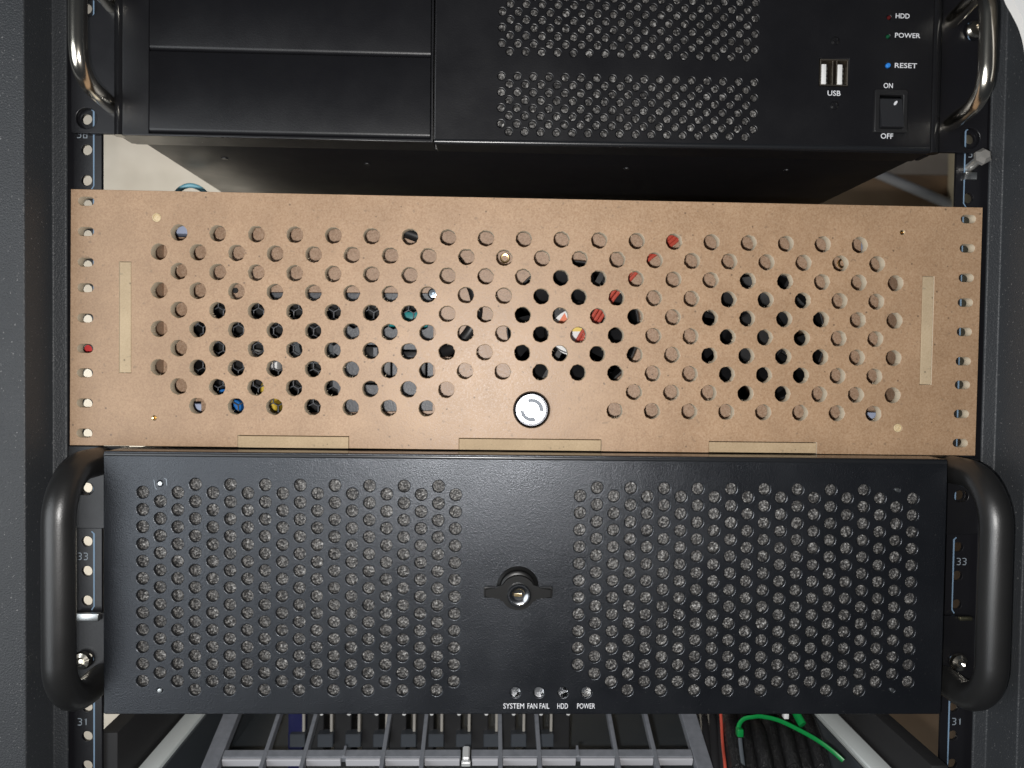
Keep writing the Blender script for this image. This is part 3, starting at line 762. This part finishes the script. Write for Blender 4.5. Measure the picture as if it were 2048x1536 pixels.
# LEDs in the door with their lettering
for (x, z) in LED:
    obj('indicator_led', lathe(B(), x, z, [(2.45, YD + 5), (2.45, YD + 0.5), (2.3, YD - 0.2), (1.8, YD - 1.0), (1.0, YD - 1.5), (0, YD - 1.7)], 24), LENS, ls)
    bm = lathe(B(), x, z, [(2.65, YD + 5.2), (2.6, YD + 7.5), (0, YD + 7.6)], 18)
    obj('led_cup', bm, PLASTIC, ls)
    bm = B(); q = random.uniform(0, 6.28)
    prism(bm, [(x + 0.6 * math.cos(q) + r_ * math.cos(q + t_), z - 0.3 + r_ * math.sin(q + t_)) for r_, t_ in ((1.6, 0.2), (1.3, 1.9), (0.5, 3.0), (1.5, 4.4))], 'y', YD + 2.6, YD + 4.6)
    obj('led_die', bm, ALU, ls)
for st, x, wd in (('SYSTEM', -9.1, 10.6), ('FAN FAIL', 3.5, 11.2), ('HDD', 15.9, 5.4), ('POWER', 27.9, 9.2)):
    text(st, x, -127.9, 2.75, YD - 0.05, WHITE, door, wd, 0.0)
# wing knob with a key lock
lx, lz = -7.9, -68.2
bm = lathe(B(), lx, lz + 1.6, [(10.6, YD), (10.5, YD - 1.0), (9.4, YD - 1.8), (9.0, YD - 1.6), (8.8, YD - 3.4), (7.8, YD - 4.0), (0, YD - 4.0)], 48)
kn = obj('lock_knob', bm, mat('knob_black', (0.008, 0.008, 0.008), 0.35, 0.0, 0.25), ls)
half = [(17.2, -2.1), (17.2, 2.1), (16.6, 2.6), (11.5, 2.4), (9.2, 2.6)] + [(8.6 * math.cos(q), 8.6 * math.sin(q)) for q in np.radians(np.linspace(21, 159, 21))] + [(-9.2, 2.6), (-11.5, 2.4), (-16.6, 2.6), (-17.2, 2.1), (-17.2, -2.1), (-16.6, -2.6), (-11.5, -2.7), (-9.2, -3.0)]
wing = half + [(8.6 * math.cos(q), 8.6 * math.sin(q)) for q in np.radians(np.linspace(202, 338, 21))] + [(9.2, -3.0), (11.5, -2.7), (16.6, -2.6)]
bm = prism(B(), [(lx + x, lz + z + 0.2) for x, z in wing], 'y', YD - 6.6, YD - 3.2)
es = [e for e in bm.edges if abs(e.verts[0].co.y - e.verts[1].co.y) < 0.1 and e.verts[0].co.y < YD - 6.5]
bmesh.ops.bevel(bm, geom=es, offset=0.9, segments=3, affect='EDGES')
obj('wing', bm, mat('wing_black', (0.010, 0.010, 0.010), 0.40, 0.0, 0.3), kn)
obj('lock_cylinder', lathe(B(), lx + 0.4, lz - 0.6, [(5.9, YD - 6.2), (5.9, YD - 8.0), (5.4, YD - 8.6), (4.9, YD - 8.6), (4.6, YD - 7.8), (3.6, YD - 7.5), (2.8, YD - 6.9), (0, YD - 6.7)], 40), mat('dark_zinc', (0.34, 0.35, 0.37), 0.22, 1.0), kn)
bm = B(); box(bm, lx - 1.9, lx + 2.0, YD - 7.6, YD - 6.3, lz - 1.3, lz - 0.0, 0.2, 1); obj('key_slot', bm, BRASS, kn)
# ears: two tabs a side, black bar handles
for s in (-1, 1):
    if s < 0: ea, eb = -250.5, -213.5
    else: ea, eb = 211.0, 245.2
    cr = '1001' if s < 0 else '0110'
    hx = -235.4 if s < 0 else 233.6
    hw = 6.0
    e1 = sheet('ear', PAINT2, ls, rrect(ea, eb, -43.2, 0.3 if s < 0 else -1.2, 5.0, 6, cr), [obround(hx, -22.2, 9.0 if s < 0 else 8.0, 6.2)], -3.4, 3.0, 0.35, 2)
    e2 = sheet('ear', PAINT2, ls, rrect(ea, eb, -131.0, -88.0, 5.0, 6, cr), [obround(hx, -112.6, 9.0, 6.2)], -3.4, 3.0, 0.35, 2)
    hxx = -226.2 if s < 0 else 225.4
    z0, z1 = -122.2, -7.2
    rad = 24; yb = -45.0
    pts = [(hxx + (-1.5 * s * -1 if False else 0), -4.0, z0), (hxx, -14, z0)]
    for q in np.linspace(0, 90, 9)[0:]:
        pts.append((hxx, yb + rad - rad * math.sin(R(q)), z0 + rad - rad * math.cos(R(q))))
    for q in np.linspace(90, 0, 9)[0:]:
        pts.append((hxx, yb + rad - rad * math.sin(R(q)), z1 - rad + rad * math.cos(R(q))))
    pts += [(hxx, -14, z1), (hxx, -4.0, z1)]
    bm = tube(B(), pts, 7.4, 32)
    obj('handle', bm, HANDLE, ls)
    obj('ear_screw', lathe(B(), hx - 0.3, -112.4, [(2.6, -2), (2.6, -4.6), (4.6, -4.7), (4.9, -5.6), (4.2, -7.2), (2.4, -8.0), (1.1, -7.0), (0, -7.0)], 24), CHROME, ls)
obj('steel_clip', box(B(), -240.6, -227.0, -6.4, -3.6, -91.6, -87.4, 0.5, 2), STEEL, ls)
obj('steel_clip', box(B(), 233.5, 240.5, -5.6, -3.6, -89.8, -87.8, 0.5, 2), mat('yellow_zinc', (0.6, 0.56, 0.36), 0.3, 1.0), ls)

# ------------------------------------------------------------------ loose bolt on the right rail, red plug behind the left rail
BOLT = mat('bolt_steel', (0.66, 0.64, 0.60), 0.3, 0.75)
t = thing('rack_bolt', 'silver bolt left half screwed into the right rail beside the upper server', 'bolt', (235.2, -2, 155.2))
dv_ = Vector((-0.12, -1, 0.16)).normalized(); b0 = Vector((235.0, 3, 155.4))
obj('shank', tube(B(), [b0, b0 + dv_ * 16], 2.3, 16), BOLT, t)
obj('head', tube(B(), [b0 + dv_ * 15.8, b0 + dv_ * 16.4, b0 + dv_ * 18.6, b0 + dv_ * 20.3, b0 + dv_ * 20.8], [3.6, 4.4, 4.4, 3.0, 2.6], 6), BOLT, t)
obj('cage_nut', box(B(), 231.5, 238.0, -2.4, -0.1, 149.2, 153.2, 0.4, 2), STEEL, t)
t = obj('plug', box(B(), -253, -243, 24, 40, 46.5, 57, 1.0, 2), REDP)
tag(t, 'small red plug showing through the sixth slot at the left edge of the fibreboard front', 'plug')

# ------------------------------------------------------------------ white cover at the top right, in front of the post
bm = B()
arcp = [(q.x, q.z) for q in smooth_path([(206, -62, 245), (208.8, -62, 230), (212.0, -62, 223.4), (214.2, -62, 217.4), (217.6, -62, 211.8), (221.2, -62, 205.0), (223.8, -62, 196.0), (226, -62, 180)], 5)]
prism(bm, arcp + [(300, 180), (300, 330), (206, 330)], 'y', -62, -57)
t = obj('plastic_cover', bm, NYLON)
tag(t, 'white plastic cover with a curved edge in front of the right rack post', 'cover')

# ------------------------------------------------------------------ open chassis below
oc = thing('open_chassis', 'open dark chassis on silver slide rails underneath the lower server', 'chassis', (0, 200, -262))
obj('floor_plate', box(B(), -206, 196, 8, 480, -236, -234, 0.4, 1), DARK, oc)
obj('side_wall', box(B(), -207.8, -206.2, 8, 480, -236, -186.5, 0.3, 1), DARK, oc)
obj('side_wall', box(B(), 196.2, 197.8, 8, 480, -236, -186.5, 0.3, 1), DARK, oc)
def slide(s):
    if s < 0: a_, b_ = -219.4, -208.2
    else: a_, b_ = 200.0, 212.5
    bm = B(); box(bm, a_, b_, -16, 480, -187.0, -184.6, 0.8, 2)
    x_in = b_ if s < 0 else a_
    box(bm, min(x_in, x_in - 2 * s * -1), max(x_in, x_in - 2 * s * -1), -16, 480, -200, -187.2, 0.3, 1)
    return obj('slide_rail', bm, ZINC, oc)
slide(-1); slide(1)
for s in (-1, 1):
    x0, x1 = (-231.0, -221.4) if s < 0 else (215.0, 224.0)
    bm = B(); box(bm, x0, x1, 3 if s < 0 else -14, 500, -236, -155.0 if s < 0 else -165, 0.6, 2); obj('outer_rail', bm, DARKIN, oc)
for x in (-200, 190):
    pass

# tilted grey tray: u runs back and up, v is the plate normal
th = math.atan(0.37); cu_, su_ = math.cos(th), math.sin(th)
def tl(x, u, v): return (x, 42 + u * cu_ - v * su_, -184 + u * su_ + v * cu_)
def tbox(bm, x0, x1, u0, u1, v0, v1, bev=0.25):
    vs = [bm.verts.new(tl(x, u, v)) for v in (v0, v1) for u in (u0, u1) for x in (x0, x1)]
    fs = [bm.faces.new([vs[i] for i in f]) for f in [(0, 1, 3, 2), (4, 6, 7, 5), (0, 4, 5, 1), (2, 3, 7, 6), (0, 2, 6, 4), (1, 5, 7, 3)]]
    if bev: bmesh.ops.bevel(bm, geom=list({e for f in fs for e in f.edges}), offset=bev, segments=1, affect='EDGES')
    return bm
tray = thing('plastic_tray', 'grey plastic tray divided into narrow slots, tilted in the open chassis below', 'tray', (-40, 42, -200))
obj('side_frame', tbox(B(), -187.0, -177.6, -40, 46, -6, 0), GREYP, tray)
obj('side_frame', tbox(B(), 101.0, 110.6, -40, 46, -6, 0), GREYP, tray)
obj('front_bar', tbox(B(), -177.3, -37.8, -5.2, 0.2, -4.4, -0.3), GREYP, tray)
obj('front_bar', tbox(B(), -31.5, 100.7, -5.2, 0.2, -4.4, -0.3), GREYP, tray)
xs = [-152.8 + 23.1 * k for k in range(11)]
for k, x in enumerate(xs):
    if k in (2, 5, 8):
        if k != 5: obj('divider_stub', tbox(B(), x - 0.7, x + 0.7, -5.0, 2.4, -4.0, 0.5, 0.1), GREYP, tray)
        continue
    obj('divider', tbox(B(), x - 1.2, x + 1.2, -44, 43, -5.8, 0.15), GREYP, tray)
for k in range(12):
    xa = (-177.3 if k == 0 else xs[k - 1] + 1.2); xb = (xs[k] - 1.2 if k < 11 else 100.7)
    if k == 5: xb = -38.0
    if k == 6: xa = -31.2
    obj('slot_face', tbox(B(), xa + 0.3, xb - 0.3, -7.0, -5.4, -5.6, -0.9, 0.2), mat('flash_lit_grey', (0.50, 0.50, 0.53), 0.5) if k == 0 else bpy.data.materials['flash_lit_grey'], tray)  # paler grey paints in the flash on the tray's front faces
t = obj('clear_clip', tbox(tbox(B(), -36.6, -32.4, -8, 1.5, -3.4, 1.6, 0.8), -37.2, -31.8, -8.6, -6.2, -4.6, -1.6, 0.4), mat('clear_clip', (0.55, 0.56, 0.56), 0.12, 0.0, 0.8), None)
tag(t, 'small glossy clear clip in the middle gap of the grey tray bar', 'clip')
ORD = ['leftmost', 'second', 'third', 'fourth', 'fifth', 'sixth', 'seventh', 'eighth', 'ninth', 'tenth']
# row of black drive connectors behind the tray
first = None
for k in range(10):
    x = -142.5 + 18.1 * k
    if first is None:
        first = thing('drive_connector', 'leftmost of the ten black drive connectors in the row behind the grey tray', 'connector', (x, 100, -200), 'drive connectors behind the tray')
        obj('body', box(B(), x + 1.2, x + 12.6, 94, 126, -222, -150, 0.5, 1), PLASTIC, first)
        obj('metal_edge', box(B(), x - 1.0, x + 0.7, 91, 94, -197, -150, 0.2, 1), mat('dull_tin', (0.42, 0.40, 0.36), 0.45, 0.2), first)
        obj('foot', box(B(), x - 8.6, x + 1.6, 88, 96, -206, -197.3, 0.5, 1), mat('smoky_plastic', (0.045, 0.052, 0.062), 0.45), first)
        obj('light_spot', lathe(B(), x + 11.2, -185.2, [(1.5, 92.5), (1.3, 91.6), (0, 91.2)], 10), NYLON, first)
    else:
        c_ = first.copy(); C.objects.link(c_); c_['label'] = ORD[k] + ' from left of the ten black drive connectors behind the grey tray'; c_.location = (x * S, first.location.y, first.location.z)
        for q in first.children:
            d = q.copy(); C.objects.link(d); d.parent = c_
t = obj('blue_glow_box', box(B(), -153, -143.5, 92, 140, -222, -150, 0.8, 2), BLUE_GLOW)  # blue LED glow put into the colour of a dark box
tag(t, 'dark box coloured blue for an LED glow at the left end of the connector row', 'glow')
# wires, ties and sleeved cables on the right
t = obj('signal_wire', tube(B(), smooth_path([(126, 78, -150), (124.5, 62, -172), (121, 46, -182), (117.5, 30, -186), (116, 20, -196)], 6), 0.95, 8), RED)
tag(t, 'thin red wire hanging at the right edge of the grey tray', 'wire')
tie = thing('cable_tie', 'long green cable tie arching over the sleeved cables below the lower server', 'cable tie', (150, 25, -170), 'green cable ties')
tp = [(123.9, 26, -163.5), (124.5, 25.5, -160.5), (127.0, 25, -157.6), (131.5, 24, -156.2), (137, 24, -156.0), (148, 23, -158.4), (165, 20, -166.2), (174, 16, -171.5), (179.5, 12, -175.8)]
obj('strap', tube(B(), smooth_path(tp, 6), 1.35, 12, flat=(1.0, 0.5)), GREEN, tie)
obj('tie_head', box(B(), 122.3, 125.9, 22.5, 27, -167.6, -163.0, 0.6, 2), GREEN, tie)
obj('tail', tube(B(), [(124.2, 24, -168.4), (124.6, 22, -176), (125.2, 20, -183)], 1.2, 8, flat=(1, 0.5)), DARK, tie)
tie = thing('cable_tie', 'short cut green cable tie with a white stub near the right slide rail', 'cable tie', (165, 45, -165), 'green cable ties')
obj('strap', tube(B(), [(161, 60, -158), (165, 48, -162), (167.5, 40, -168.5)], 3.2, 12, flat=(1.0, 0.6)), GREEN, tie)
obj('tie_head', box(B(), 157.0, 160.0, 42, 46, -166.0, -160.0, 0.5, 2), NYLON, tie)
for k in range(7):
    x = 121 + 8.2 * k
    pts = [(x + 22, 120, -176 - (k % 2) * 4), (x + 13, 78, -176 - (k % 3) * 3), (x + 6, 45, -178 - (k % 2) * 3), (x, 12, -190 - (k % 2) * 3), (x - 4, -10, -206)]
    pp = smooth_path(pts, 16)
    t = obj('sleeved_cable', tube(B(), pp, [4.6 + 0.22 * (i % 2) for i in range(len(pp))], 14), SLEEVE)
    tag(t, ORD[k] + (' of' if k == 0 else ' from left of') + ' the seven black braided cables under the long green tie', 'cable', 'sleeved cables under the tie')
for k in range(5):
    x = 112 + 5.0 * k
    pts = [(x + 16, 130, -196), (x + 9, 88, -186 + 3 * (k % 2)), (x + 3, 60, -192), (x - 1, 40, -206)]
    t = obj('black_hose', tube(B(), smooth_path(pts, 7), 3.0, 12), mat('smoke_hose', (0.03, 0.03, 0.032), 0.25) if k == 0 else bpy.data.materials['smoke_hose'])
    tag(t, ORD[k] + (' of' if k == 0 else ' from left of') + ' the five glossy black hoses beside the red wire', 'hose', 'glossy black hoses')
